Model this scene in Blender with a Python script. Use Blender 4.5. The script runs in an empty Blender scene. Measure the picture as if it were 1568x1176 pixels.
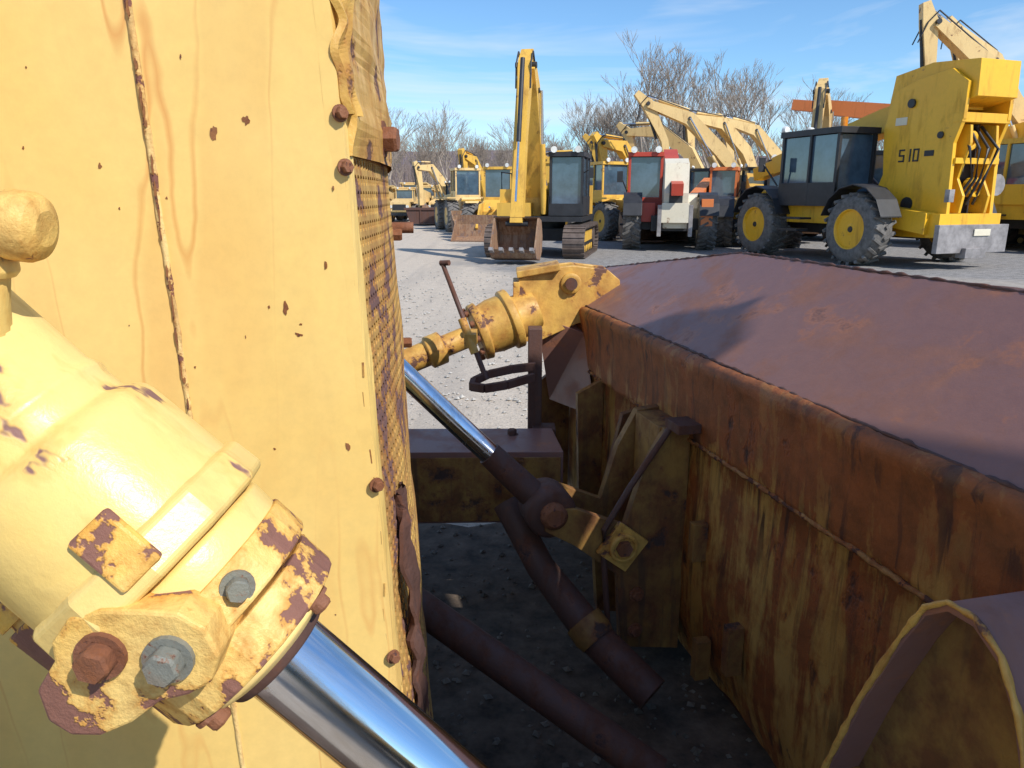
import bpy, bmesh, math, random
from mathutils import Vector, Matrix, noise
random.seed(7)
sc=bpy.context.scene
R=math.radians
# ---------------------------------------------------------------- materials
def newmat(name):
    m=bpy.data.materials.new(name);m.use_nodes=True
    nt=m.node_tree;nt.nodes.clear()
    o=nt.nodes.new('ShaderNodeOutputMaterial');b=nt.nodes.new('ShaderNodeBsdfPrincipled')
    nt.links.new(b.outputs[0],o.inputs[0]);return m,nt,b
def nd(nt,t,**k):
    n=nt.nodes.new(t)
    for a,v in k.items(): setattr(n,a,v)
    return n
def ramp(nt,src,stops):
    r=nd(nt,'ShaderNodeValToRGB');e=r.color_ramp.elements
    while len(e)<len(stops): e.new(.5)
    for i,(p,c) in enumerate(stops):
        e[i].position=p
        if not isinstance(c,(tuple,list)): c=(c,c,c)
        e[i].color=(*c,1)
    nt.links.new(src,r.inputs[0]);return r.outputs[0]
def noi(nt,vec,scale,detail=6,rough=.6,dist=0):
    n=nd(nt,'ShaderNodeTexNoise');n.inputs['Scale'].default_value=scale;n.inputs['Detail'].default_value=min(detail,5)
    n.inputs['Roughness'].default_value=rough;n.inputs['Distortion'].default_value=dist
    nt.links.new(vec,n.inputs['Vector']);return n.outputs[0]
def mapn(nt,vec,sc_,loc=(0,0,0)):
    m=nd(nt,'ShaderNodeMapping');m.inputs['Scale'].default_value=sc_;m.inputs['Location'].default_value=loc
    nt.links.new(vec,m.inputs[0]);return m.outputs[0]
def mix(nt,fac,a,b,mode='MIX'):
    m=nd(nt,'ShaderNodeMix',data_type='RGBA',blend_type=mode)
    for s,v in ((0,fac),(6,a),(7,b)):
        if hasattr(v,'is_linked'): nt.links.new(v,m.inputs[s])
        elif isinstance(v,(int,float)): m.inputs[s].default_value=v
        else: m.inputs[s].default_value=(*v,1)
    return m.outputs[2]
def mth(nt,op,a,b=0,c=0):
    m=nd(nt,'ShaderNodeMath',operation=op)
    for i,v in enumerate((a,b,c)):
        if hasattr(v,'is_linked'): nt.links.new(v,m.inputs[i])
        else: m.inputs[i].default_value=v
    return m.outputs[0]
def painted(name,base,base2=None,rust=(.22,.07,.02),dark=(.07,.03,.025),s=8,chip=.62,streak=.6,stfac=.7,stscale=(14,14,.9),
            rough=.5,bump=.15,lines=0,metal=0,chipw=.02,loc=(0,0,0),spec=.5,zr=None,chipmap=(1,1,1),stw=.09,halo_=.6,sdist=.3,patch=0,drip=0):
    m,nt,b=newmat(name)
    tc=nd(nt,'ShaderNodeTexCoord').outputs['Object']
    v=mapn(nt,tc,(1,1,1),loc)
    n0=noi(nt,v,s*.25,4,.6)
    col=mix(nt,ramp(nt,n0,[(.35,0),(.65,1)]),base,base2 or tuple(x*.8 for x in base))
    fine=noi(nt,v,s*6,8,.7)
    col=mix(nt,mth(nt,'MULTIPLY',ramp(nt,fine,[(.3,0),(.75,1)]),.25),col,tuple(x*.55 for x in base))
    st=noi(nt,mapn(nt,v,stscale),1.0,7,.65,sdist)
    if patch: st=mth(nt,'ADD',mth(nt,'MULTIPLY',st,1-patch),mth(nt,'MULTIPLY',noi(nt,v,s*.7,5,.7,.2),patch))
    sm=ramp(nt,st,[(streak-stw,0),(streak+stw,1)])
    if zr:
        sep=nd(nt,'ShaderNodeSeparateXYZ');nt.links.new(tc,sep.inputs[0])
        mr=nd(nt,'ShaderNodeMapRange');nt.links.new(mth(nt,'ADD',sep.outputs[2],mth(nt,'MULTIPLY',mth(nt,'SUBTRACT',st,.5),.5)),mr.inputs[0])
        for i,q in enumerate(zr): mr.inputs[i+1].default_value=q
        sm=mth(nt,'ADD',sm,mth(nt,'MULTIPLY',mr.outputs[0],ramp(nt,st,[(.2,.45),(.55,1)])))
        sm=mth(nt,'MINIMUM',sm,1.0)
    n2=noi(nt,v,s*2.2,6,.7)
    rustc=mix(nt,ramp(nt,n2,[(.35,0),(.7,1)]),rust,tuple(x*.45 for x in rust))
    col=mix(nt,mth(nt,'MULTIPLY',sm,stfac),col,rustc)
    if drip:
        dn=noi(nt,mapn(nt,v,(26,26,1.6),(3,1,7)),1.0,4,.6,.5)
        dm=mth(nt,'MULTIPLY',ramp(nt,dn,[(.54,0),(.62,1)]),ramp(nt,noi(nt,v,3,3,.6),[(.4,.15),(.6,1)]))
        col=mix(nt,mth(nt,'MULTIPLY',dm,drip),col,tuple(x*1.2 for x in dark))
    if lines:
        ln=noi(nt,mapn(nt,v,(7,7,.8)),1.0,2,.5,.1)
        wob=mth(nt,'ADD',ln,mth(nt,'MULTIPLY',noi(nt,v,9,2,.5),.05))
        a=mth(nt,'ABSOLUTE',mth(nt,'SUBTRACT',wob,.545))
        lm=mth(nt,'MAXIMUM',mth(nt,'MULTIPLY',ramp(nt,a,[(.001,1),(.008,0)]),.75),mth(nt,'MULTIPLY',ramp(nt,wob,[(.545,0),(.57,1)]),.30))
        lm=mth(nt,'MULTIPLY',lm,ramp(nt,noi(nt,mapn(nt,v,(3,3,1)),1,3,.6),[(.42,.1),(.6,1)]))
        col=mix(nt,mth(nt,'MULTIPLY',lm,lines),col,(.62,.25,.06))
    c1=noi(nt,mapn(nt,v,chipmap),s,9,.68,.1)
    cm=ramp(nt,c1,[(chip,0),(chip+chipw,1)])
    halo=ramp(nt,c1,[(chip-.05,0),(chip,1)])
    col=mix(nt,mth(nt,'MULTIPLY',halo,halo_),col,rust)
    col=mix(nt,cm,col,mix(nt,n2,dark,tuple(x*1.8 for x in dark)))
    nt.links.new(col,b.inputs['Base Color'])
    rr=mth(nt,'ADD',mth(nt,'MULTIPLY',mth(nt,'MAXIMUM',cm,sm),.3),rough)
    nt.links.new(rr,b.inputs['Roughness'])
    b.inputs['Metallic'].default_value=metal
    b.inputs['Specular IOR Level'].default_value=spec
    h=mth(nt,'ADD',mth(nt,'MULTIPLY',cm,-.6),mth(nt,'MULTIPLY',fine,.35))
    h=mth(nt,'ADD',h,mth(nt,'MULTIPLY',n0,1.2))
    bp=nd(nt,'ShaderNodeBump');bp.inputs['Strength'].default_value=bump;bp.inputs['Distance'].default_value=.02
    nt.links.new(h,bp.inputs['Height']);nt.links.new(bp.outputs[0],b.inputs['Normal'])
    return m
def plain(name,col,rough=.6,metal=0,var=.35,s=5,bump=.1,spec=.5):
    m,nt,b=newmat(name);tc=nd(nt,'ShaderNodeTexCoord').outputs['Object']
    n=noi(nt,tc,s,4,.7)
    c=mix(nt,ramp(nt,n,[(.3,0),(.7,1)]),tuple(x*(1-var) for x in col),tuple(min(1,x*(1+var)) for x in col))
    nt.links.new(c,b.inputs['Base Color']);b.inputs['Roughness'].default_value=rough;b.inputs['Metallic'].default_value=metal
    b.inputs['Specular IOR Level'].default_value=spec
    if bump:
        bp=nd(nt,'ShaderNodeBump');bp.inputs['Strength'].default_value=bump;bp.inputs['Distance'].default_value=.01
        nt.links.new(n,bp.inputs['Height']);nt.links.new(bp.outputs[0],b.inputs['Normal'])
    return m
PANEL=painted('faded_panel_paint',(.86,.60,.205),(.82,.54,.155),rust=(.55,.24,.05),dark=(.20,.085,.045),s=7,chip=.745,streak=.60,stfac=.12,stscale=(7,7,1.2),rough=.40,bump=.04,lines=.9,patch=.4)
CYL=painted('cylinder_paint',(.86,.64,.26),(.83,.56,.16),rust=(.66,.36,.08),dark=(.16,.08,.065),s=9,chip=.60,streak=.62,stfac=.35,stscale=(20,20,6),rough=.36,bump=.14,chipmap=(1,1,.5),halo_=.4)
CYLR=painted('rusty_fitting_paint',(.84,.58,.20),(.80,.42,.05),rust=(.55,.24,.04),dark=(.15,.065,.045),s=17,chip=.535,streak=.55,stfac=.6,stscale=(30,30,30),rough=.45,bump=.35)
BOLT=painted('rusty_bolt',(.24,.10,.06),(.30,.12,.05),s=60,chip=.6,streak=.5,rough=.6,bump=.4)
BOLTG=painted('grey_bolt',(.20,.20,.17),(.24,.22,.16),s=60,chip=.62,streak=.6,rough=.5,bump=.3)
SPILL=painted('oxidised_top_plate',(.24,.125,.11),(.29,.14,.10),rust=(.38,.15,.07),dark=(.10,.055,.05),s=4,chip=.62,streak=.58,stfac=.45,stscale=(5,5,5),rough=.42,bump=.16,spec=.6,chipw=.10)
BLADE=painted('rust_streaked_blade',(.60,.37,.11),(.44,.22,.05),rust=(.31,.085,.022),dark=(.045,.020,.015),s=7,chip=.60,streak=.50,stfac=.92,stscale=(13,13,1.9),rough=.34,bump=.35,chipw=.08,zr=(.84,.96,0,1),stw=.05,sdist=.7,patch=.40,chipmap=(1,1,.5),drip=.85)
BRACK=painted('bracket_paint',(.40,.23,.055),(.26,.13,.035),rust=(.17,.055,.02),dark=(.045,.025,.02),s=8,chip=.60,streak=.49,stfac=.85,stscale=(10,10,6),rough=.5,bump=.3,chipw=.06,patch=.6,drip=.5)
YRUST=painted('yellow_rusted_arm',(.74,.44,.10),(.62,.35,.07),rust=(.42,.17,.03),dark=(.10,.045,.03),s=9,chip=.58,streak=.52,stfac=.7,stscale=(14,14,9),rough=.45,bump=.3,chipw=.04,patch=.4)
DKRUST=painted('dark_rusted_steel',(.085,.045,.035),(.11,.052,.04),rust=(.15,.055,.028),dark=(.04,.025,.025),s=10,chip=.62,streak=.55,rough=.6,bump=.25,chipw=.08)
BUCK=painted('worn_bucket_steel',(.30,.18,.11),(.36,.24,.15),rust=(.25,.11,.05),dark=(.14,.09,.07),s=5,chip=.56,streak=.5,rough=.6,bump=.2)
GRILLE=painted('grille_rust_paint',(.70,.44,.12),(.50,.26,.07),rust=(.30,.11,.03),dark=(.12,.06,.05),s=10,chip=.56,streak=.53,stfac=.8,rough=.6,bump=.2,patch=.5)
WELD=painted('rusty_weld',(.86,.62,.26),(.80,.50,.16),rust=(.40,.15,.03),dark=(.14,.055,.04),s=26,chip=.56,streak=.55,stscale=(40,40,8),rough=.6,bump=.5)
BWELD=painted('blade_weld',(.50,.29,.09),(.30,.12,.03),rust=(.30,.09,.03),dark=(.07,.03,.02),s=24,chip=.54,streak=.5,stscale=(20,20,20),rough=.6,bump=.5)
m,nt,b=newmat('chrome_rod');tc=nd(nt,'ShaderNodeTexCoord').outputs['Object']
n=noi(nt,mapn(nt,tc,(30,30,5)),1,5,.7);n3=noi(nt,tc,22,5,.7)
cc=mix(nt,ramp(nt,n,[(.5,0),(.8,1)]),(.66,.68,.72),(.45,.42,.38));cc=mix(nt,ramp(nt,n3,[(.64,0),(.68,1)]),cc,(.62,.55,.40))
nt.links.new(cc,b.inputs['Base Color'])
b.inputs['Metallic'].default_value=1;nt.links.new(mth(nt,'ADD',ramp(nt,n,[(.4,.08),(.8,.26)]),mth(nt,'MULTIPLY',ramp(nt,n3,[(.60,0),(.68,1)]),.4)),b.inputs['Roughness']);CHROME=m
YEL=painted('machine_yellow',(.80,.47,.07),(.74,.42,.07),s=2.5,chip=.68,streak=.62,stfac=.5,stscale=(4,4,1),rough=.45,bump=.05)
JYEL=painted('bright_machine_yellow',(.86,.47,.02),(.80,.42,.02),s=2.5,chip=.69,streak=.62,stfac=.4,stscale=(5,5,1),rough=.4,bump=.05)
CREAM=painted('faded_machine_cream',(.80,.56,.24),(.74,.50,.2),s=2.5,chip=.68,streak=.62,stfac=.5,stscale=(4,4,1),rough=.5,bump=.05)
WHITE=painted('machine_white',(.75,.68,.55),(.7,.62,.45),s=3,chip=.68,streak=.64,stfac=.4,stscale=(3,3,.6),rough=.5,bump=.05)
RED=painted('machine_red',(.55,.07,.03),(.45,.05,.03),s=3,chip=.7,streak=.68,stfac=.4,rough=.45,bump=.05)
ORANGE=painted('machine_orange',(.75,.22,.06),(.7,.2,.05),s=3,chip=.7,streak=.68,stfac=.4,rough=.45,bump=.05)
BLACK=plain('black_machine_steel',(.025,.025,.028),.5,bump=0)
TRACK=plain('track_steel',(.16,.12,.10),.6,.4)
RUBBER=plain('dusty_rubber',(.14,.13,.12),.9,var=.45,s=9,bump=.3)
GREY=plain('worn_bare_steel',(.30,.27,.26),.5,.3)
GLASS=plain('cab_glass',(.06,.10,.14),.04,0,var=.5,s=1.2,bump=0,spec=1.0)
LAMP=plain('lamp_lens',(.7,.7,.66),.2,bump=0)
AMBER=plain('amber_beacon',(.8,.25,.02),.3,bump=0)
# ---------------------------------------------------------------- builder
class B:
    def __init__(s,name):
        s.n=name;s.v=[];s.f=[];s.mi=[];s.ms=[];s.M=Matrix();s.c=0;s.sm=[]
    def mat(s,m):
        if m not in s.ms: s.ms.append(m)
        s.c=s.ms.index(m);return s
    def add(s,vs,fs,smooth=False):
        o=len(s.v);s.v+= [s.M@Vector(p) for p in vs]
        for f in fs: s.f.append([i+o for i in f]);s.mi.append(s.c);s.sm.append(smooth)
    def box(s,c,d,rot=None,taper=1):
        x,y,z=[q/2 for q in d];vs=[]
        for k,(a,b_,e) in enumerate([(-x,-y,-z),(x,-y,-z),(x,y,-z),(-x,y,-z),(-x,-y,z),(x,-y,z),(x,y,z),(-x,y,z)]):
            if k>3: a*=taper;b_*=taper
            p=Vector((a,b_,e))
            if rot: p=rot@p
            vs.append(p+Vector(c))
        s.add(vs,[(0,3,2,1),(4,5,6,7),(0,1,5,4),(1,2,6,5),(2,3,7,6),(3,0,4,7)])
    def poly(s,pts,vec):
        n=len(pts);vec=Vector(vec);vs=[Vector(p) for p in pts]+[Vector(p)+vec for p in pts]
        s.add(vs,[tuple(range(n))[::-1],tuple(range(n,2*n))]+[(i,(i+1)%n,n+(i+1)%n,n+i) for i in range(n)])
    def side(s,pts,x0,x1):
        s.poly([(x0,p[0],p[1]) for p in pts],(x1-x0,0,0))
    def lathe(s,p,ax,prof,n=24,smooth=True,caps=True):
        p=Vector(p);ax=Vector(ax).normalized();q=ax.to_track_quat('Z','Y');vs=[];fs=[]
        for t,r in prof:
            for i in range(n):
                a=2*math.pi*i/n;vs.append(p+q@Vector((r*math.cos(a),r*math.sin(a),t)))
        for j in range(len(prof)-1):
            for i in range(n):
                fs.append((j*n+i,j*n+(i+1)%n,(j+1)*n+(i+1)%n,(j+1)*n+i))
        s.add(vs,fs,smooth)
        if caps: s.add(vs[:n],[tuple(range(n))[::-1]]);s.add(vs[-n:],[tuple(range(n))])
    def cyl(s,a,b,r,r2=None,n=16,smooth=True):
        a=Vector(a);b=Vector(b);s.lathe(a,b-a,[(0,r),((b-a).length,r if r2 is None else r2)],n,smooth)
    def tube(s,pts,r,n=8,caps=True):
        pts=[Vector(p) for p in pts]
        vs=[];fs=[]
        for k,p in enumerate(pts):
            d=(pts[min(k+1,len(pts)-1)]-pts[max(k-1,0)]).normalized();q=d.to_track_quat('Z','Y')
            rr=r[k] if isinstance(r,(list,tuple)) else r
            for i in range(n):
                a=2*math.pi*i/n;vs.append(p+q@Vector((rr*math.cos(a),rr*math.sin(a),0)))
        for j in range(len(pts)-1):
            for i in range(n): fs.append((j*n+i,j*n+(i+1)%n,(j+1)*n+(i+1)%n,(j+1)*n+i))
        s.add(vs,fs,True)
        if caps: s.add(vs[:n],[tuple(range(n))[::-1]]);s.add(vs[-n:],[tuple(range(n))])
    def bolt(s,p,ax,r=.012,h=.01,washer=True):
        p=Vector(p);ax=Vector(ax).normalized()
        if washer: s.lathe(p,ax,[(0,r*1.35),(h*.25,r*1.35)],18,False)
        s.lathe(p,ax,[(h*.25,r),(h*.85,r),(h,r*.85)],6,False)
    def beam(s,cl,hh,x0,x1):
        up=[];dn=[]
        for i,p in enumerate(cl):
            a=Vector(cl[max(i-1,0)]);c=Vector(cl[min(i+1,len(cl)-1)]);d=(c-a).normalized();nn=Vector((-d.y,d.x))
            up.append(Vector(p)+nn*hh[i]);dn.append(Vector(p)-nn*hh[i])
        n=len(cl);vs=[];fs=[]
        for x in (x0,x1):
            for p in up: vs.append((x,p.x,p.y))
            for p in dn: vs.append((x,p.x,p.y))
        for i in range(n-1):
            fs+=[(i,i+1,n+i+1,n+i),(2*n+i,3*n+i,3*n+i+1,2*n+i+1),(i,2*n+i,2*n+i+1,i+1),(n+i,n+i+1,3*n+i+1,3*n+i)]
        fs+=[(0,n,3*n,2*n),(n-1,3*n-1,4*n-1,2*n-1)]
        s.add(vs,fs)
    def obj(s,parent=None,bevel=0,mw=None,smooth=True):
        me=bpy.data.meshes.new(s.n);me.from_pydata([tuple(v) for v in s.v],[],s.f)
        for m_ in s.ms: me.materials.append(m_)
        me.polygons.foreach_set('material_index',s.mi);me.polygons.foreach_set('use_smooth',s.sm)
        bm=bmesh.new();bm.from_mesh(me);bmesh.ops.recalc_face_normals(bm,faces=bm.faces);bm.to_mesh(me);bm.free()
        o=bpy.data.objects.new(s.n,me);sc.collection.objects.link(o)
        if mw is not None: o.matrix_world=mw
        if parent:
            o.parent=parent
        if bevel:
            bv=o.modifiers.new('bevel','BEVEL');bv.width=bevel;bv.segments=2;bv.limit_method='ANGLE';bv.angle_limit=R(35)
        return o
def empty(name,mw=None):
    e=bpy.data.objects.new(name,None);sc.collection.objects.link(e)
    if mw is not None: e.matrix_world=mw
    return e
def frame(o,x,y,z):
    x,y,z=[Vector(q).normalized() for q in (x,y,z)]
    return Matrix(((x.x,y.x,z.x,o[0]),(x.y,y.y,z.y,o[1]),(x.z,y.z,z.z,o[2]),(0,0,0,1)))
# ---------------------------------------------------------------- camera
cam=bpy.data.objects.new('camera',bpy.data.cameras.new('camera'));sc.collection.objects.link(cam);sc.camera=cam
cam.location=(0,0,1.7);cam.rotation_euler=(R(90-14.3),0,0);cam.data.lens=26.0;cam.data.sensor_width=36;cam.data.clip_start=.02;cam.data.clip_end=6000
# ---------------------------------------------------------------- light
EL=R(43);sd=Vector((.70,-.71,0)).normalized()
sdir=Vector((sd.x*math.cos(EL),sd.y*math.cos(EL),math.sin(EL)))
su=bpy.data.objects.new('sun',bpy.data.lights.new('sun','SUN'));sc.collection.objects.link(su)
su.data.energy=5.0;su.data.angle=R(.5);su.data.color=(1,.97,.91);su.rotation_euler=(-sdir).to_track_quat('-Z','Y').to_euler()
w=bpy.data.worlds.new('World');sc.world=w;w.use_nodes=True;nt=w.node_tree
bg=nt.nodes['Background'];sky=nd(nt,'ShaderNodeTexSky',sky_type='NISHITA');sky.sun_disc=False;sky.sun_elevation=EL
sky.sun_rotation=math.atan2(sd.x,sd.y);sky.air_density=1.0;sky.dust_density=0;sky.ozone_density=3.0
tc=nd(nt,'ShaderNodeTexCoord').outputs['Generated']
cn=noi(nt,mapn(nt,tc,(1.2,2.2,9)),1.6,5,.62,.6);cmk=ramp(nt,cn,[(.48,0),(.74,1)])
skc=mix(nt,1.0,sky.outputs[0],(.76,.98,1.13),'MULTIPLY')
nt.links.new(mix(nt,mth(nt,'MULTIPLY',cmk,.6),skc,(6,6.4,6.9)),bg.inputs[0]);bg.inputs[1].default_value=.15
sc.view_settings.view_transform='Standard';sc.view_settings.look='None';sc.view_settings.exposure=0
# ---------------------------------------------------------------- ground
m,nt,b=newmat('gravel_ground');tc=nd(nt,'ShaderNodeTexCoord').outputs['Object']
sep=nd(nt,'ShaderNodeSeparateXYZ');nt.links.new(tc,sep.inputs[0])
big=noi(nt,tc,.35,4,.6);med=noi(nt,tc,5,5,.7);fin=noi(nt,tc,45,5,.75)
pale=mix(nt,ramp(nt,med,[(.3,0),(.7,1)]),(.52,.43,.335),(.64,.54,.43))
pale=mix(nt,ramp(nt,fin,[(.5,0),(.64,1)]),pale,(.32,.27,.22))
ruts=noi(nt,mapn(nt,tc,(1.5,.09,1)),1.0,4,.6)
pale=mix(nt,mth(nt,'MULTIPLY',ramp(nt,ruts,[(.48,0),(.62,1)]),.45),pale,(.36,.31,.26))
darkg=mix(nt,ramp(nt,med,[(.35,0),(.65,1)]),(.12,.112,.108),(.29,.275,.26))
darkg=mix(nt,ramp(nt,fin,[(.5,0),(.62,1)]),darkg,(.40,.37,.34))
d=mth(nt,'SUBTRACT',sep.outputs[0],mth(nt,'MULTIPLY',sep.outputs[1],-.10))
d=mth(nt,'ADD',d,mth(nt,'MULTIPLY',mth(nt,'SUBTRACT',big,.5),5))
mr=nd(nt,'ShaderNodeMapRange');nt.links.new(d,mr.inputs[0]);mr.inputs[1].default_value=.6;mr.inputs[2].default_value=2.2
yy=nd(nt,'ShaderNodeMapRange');nt.links.new(mth(nt,'ADD',sep.outputs[1],mth(nt,'MULTIPLY',big,6)),yy.inputs[0]);yy.inputs[1].default_value=15;yy.inputs[2].default_value=19
col=mix(nt,mth(nt,'MULTIPLY',mr.outputs[0],yy.outputs[0]),pale,darkg)
nt.links.new(col,b.inputs['Base Color']);b.inputs['Roughness'].default_value=.95
bp=nd(nt,'ShaderNodeBump');bp.inputs['Strength'].default_value=.6;bp.inputs['Distance'].default_value=.03
nt.links.new(mth(nt,'ADD',fin,mth(nt,'MULTIPLY',med,1.2)),bp.inputs['Height']);nt.links.new(bp.outputs[0],b.inputs['Normal'])
g=B('gravel_ground').mat(m);g.add([(-3000,-3000,0),(3000,-3000,0),(3000,3000,0),(-3000,3000,0)],[(0,1,2,3)]);g.obj()
GAPSHADE=plain('painted_gap_shade',(.105,.075,.052),.95,var=.6,s=9,bump=.7)  # dark ground colour stands in for shade between dozer and blade
g=B('painted_shade_patch').mat(GAPSHADE);pts=[]
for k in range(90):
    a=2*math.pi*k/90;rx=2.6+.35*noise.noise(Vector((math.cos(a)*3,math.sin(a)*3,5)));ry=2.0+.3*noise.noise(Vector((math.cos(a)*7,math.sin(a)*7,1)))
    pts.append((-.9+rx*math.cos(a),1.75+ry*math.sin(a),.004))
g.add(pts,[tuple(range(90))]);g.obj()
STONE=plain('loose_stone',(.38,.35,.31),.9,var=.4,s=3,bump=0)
STONESH=plain('shade_toned_stone',(.15,.125,.10),.95,var=.5,s=3,bump=0)  # stone darkened to match the shade painted on the ground patch
g=B('loose_gravel').mat(STONE)
for i in range(6500):
    y=1.2+random.random()**1.8*16;x=random.uniform(-2.2,2.0)*(.5+y*.14);r_=random.choice([.006,.008,.01,.014,.02])*(1 if y<6 else 1.5)
    q=Matrix.Rotation(random.random()*6,3,'Z');vs=[]
    g.mat(STONESH if ((x+.9)/2.7)**2+((y-1.75)/2.1)**2<1 else STONE)
    for p in [(1,0,0),(-1,0,0),(0,1,0),(0,-1,0),(0,0,.7),(0,0,-.5)]:
        vs.append(q@Vector(p)*r_*random.uniform(.6,1.2)+Vector((x,y,r_*.25+.003)))
    g.add(vs,[(0,2,4),(2,1,4),(1,3,4),(3,0,4),(2,0,5),(1,2,5),(3,1,5),(0,3,5)])
g.obj()
# ---------------------------------------------------------------- hill + distant trees
HILL=plain('bare_wooded_hill',(.17,.14,.165),1,var=.22,s=.12,bump=0,spec=0)
g=B('hill').mat(HILL);N=90;vs=[];fs=[]
for i in range(N+1):
    a=-1500+3000*i/N
    h=36+9*noise.noise(Vector((a*.003,3.1,0)))+3*noise.noise(Vector((a*.02,1,0)))-.012*max(0,-a-100)+ (6 if -250<a<60 else 0)
    for k,(yy_,zz) in enumerate([(520,-1),(600,h*.45),(700,h),(900,h*.8)]):
        vs.append((a,yy_,zz+ (2*noise.noise(Vector((a*.05,k,0))) if k else 0)))
for i in range(N):
    for k in range(3): fs.append((i*4+k,(i+1)*4+k,(i+1)*4+k+1,i*4+k+1))
g.add(vs,fs,True);g.obj()
BARK=plain('bare_bark',(.33,.27,.22),.9,var=.3,s=2,bump=0)
BARK2=plain('distant_bare_bark',(.25,.195,.17),.95,var=.3,s=.3,spec=0,bump=0)
def tree_mesh(seed,H=13,depth=6,mat=BARK,thin=1):
    rnd=random.Random(seed);g=B('bare_tree').mat(mat)
    def br(p,d,L,r,k):
        q=p+d*L*.5+Vector((rnd.uniform(-1,1),rnd.uniform(-1,1),0))*L*.05;e=q+(d+Vector((rnd.uniform(-.15,.15),rnd.uniform(-.15,.15),.05))).normalized()*L*.5
        g.tube([p,q,e],[r,r*.8,r*.6],3 if k<depth-1 else 5,False)
        if k==0: return
        nb=rnd.choice([2,3,3,4]) if k<depth else 4
        for i in range(nb):
            a=rnd.uniform(0,6.28);sp=rnd.uniform(.3,.75)
            nd_=(d+Vector((math.cos(a),math.sin(a),0))*sp+Vector((0,0,.18))).normalized()
            st=e if i<2 else p.lerp(e,rnd.uniform(.45,.9))
            br(st,nd_,L*rnd.uniform(.6,.82),max(r*.58 if i else r*.65,.014),k-1)
    br(Vector((0,0,0)),Vector((rnd.uniform(-.05,.05),0,1)).normalized(),H*.27,.17*thin,depth)
    return g
tms=[]
for sd_ in (1,2,3,4,5):
    g=tree_mesh(sd_*11,12+sd_*.6);o=g.obj();tms.append(o.data);bpy.data.objects.remove(o)
rt=random.Random(5)
spots=[]
for i in range(30): spots.append((-21+i*1.5+rt.uniform(-1,1),rt.uniform(80,112),rt.uniform(.68,.95)))
for i in range(14): spots.append((9+i*2.6+rt.uniform(-1,1),rt.uniform(74,100),rt.uniform(.85,1.12)))
for (x,y,s_) in [(12.5,72,1.25),(15,74,1.15),(18,70,1.2),(8.5,78,1.0),(24,76,1.1),(21,73,1.15),(-12,76,.82),(-9.5,80,.80),(-16,82,.75),(-6.5,78,.8),(32,80,1),(38,78,.95),(45,82,1)]: spots.append((x,y,s_))
for (x,y,s_) in spots:
    o=bpy.data.objects.new('bare_tree',rt.choice(tms));sc.collection.objects.link(o);o.location=(x,y,-.1);o.scale=(s_*1.0,s_*1.0,s_);o.rotation_euler=(0,0,rt.uniform(0,6.28))
g=B('distant_treeline').mat(BARK2)
for i in range(3400):
    x=rt.uniform(-75,150);y=rt.uniform(118,200);h=rt.uniform(5,12);lean=rt.uniform(-.6,.6)
    g.tube([(x,y,0),(x+lean,y,h*.55),(x+lean*1.3,y,h)],[.09,.06,.02],3,False)
    for k in range(4):
        z=h*rt.uniform(.35,.9);a=rt.choice((-1,1));L=rt.uniform(.6,1.8)
        g.tube([(x+lean*z/h,y,z),(x+lean+a*L*.6,y,z+L)],[.045,.015],3,False)
g.obj()
# ---------------------------------------------------------------- machines
def tire(g,c,Rr,wd,rim,ax=(1,0,0),lug=True):
    c=Vector(c);ax=Vector(ax).normalized();q=ax.to_track_quat('Z','Y')
    g.mat(RUBBER);h=wd/2
    g.lathe(c-ax*h,ax,[(wd*.3,Rr*.54),(.0,Rr*.56),(0,Rr*.80),(wd*.07,Rr*.91),(wd*.2,Rr*.95),(wd*.8,Rr*.95),(wd*.93,Rr*.91),(wd,Rr*.80),(wd,Rr*.56),(wd*.7,Rr*.54)],32,True,False)
    if lug:
        n=20
        for k in range(n*2):
            a=math.pi*k/n;sgn=1 if k%2 else -1
            rot=(q.to_matrix()@Matrix.Rotation(a,3,'Z')@Matrix.Rotation(sgn*.5,3,'X'))
            p=c+q@Vector((math.cos(a)*Rr*.955,math.sin(a)*Rr*.955,sgn*wd*.25))
            g.box(p,(Rr*.09,Rr*.085,wd*.55),rot)
    for sg in (-1,1):
        g.mat(rim)
        g.lathe(c+ax*sg*h,ax*sg,[(-wd*.12,Rr*.58),(-.005,Rr*.575),(-.01,Rr*.53),(-wd*.30,Rr*.48),(-wd*.42,Rr*.28),(-wd*.16,Rr*.24),(-wd*.10,Rr*.12)],24)
        g.mat(BLACK)
        for k in range(8):
            a=k*math.pi/4;g.bolt(c+ax*sg*(h-wd*.38)+q@Vector((math.cos(a)*Rr*.34,math.sin(a)*Rr*.34,0)),ax*sg,Rr*.03,Rr*.06,False)
        g.lathe(c+ax*sg*(h-wd*.10),ax*sg,[(0,Rr*.09),(.02,Rr*.07)],12)
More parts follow.
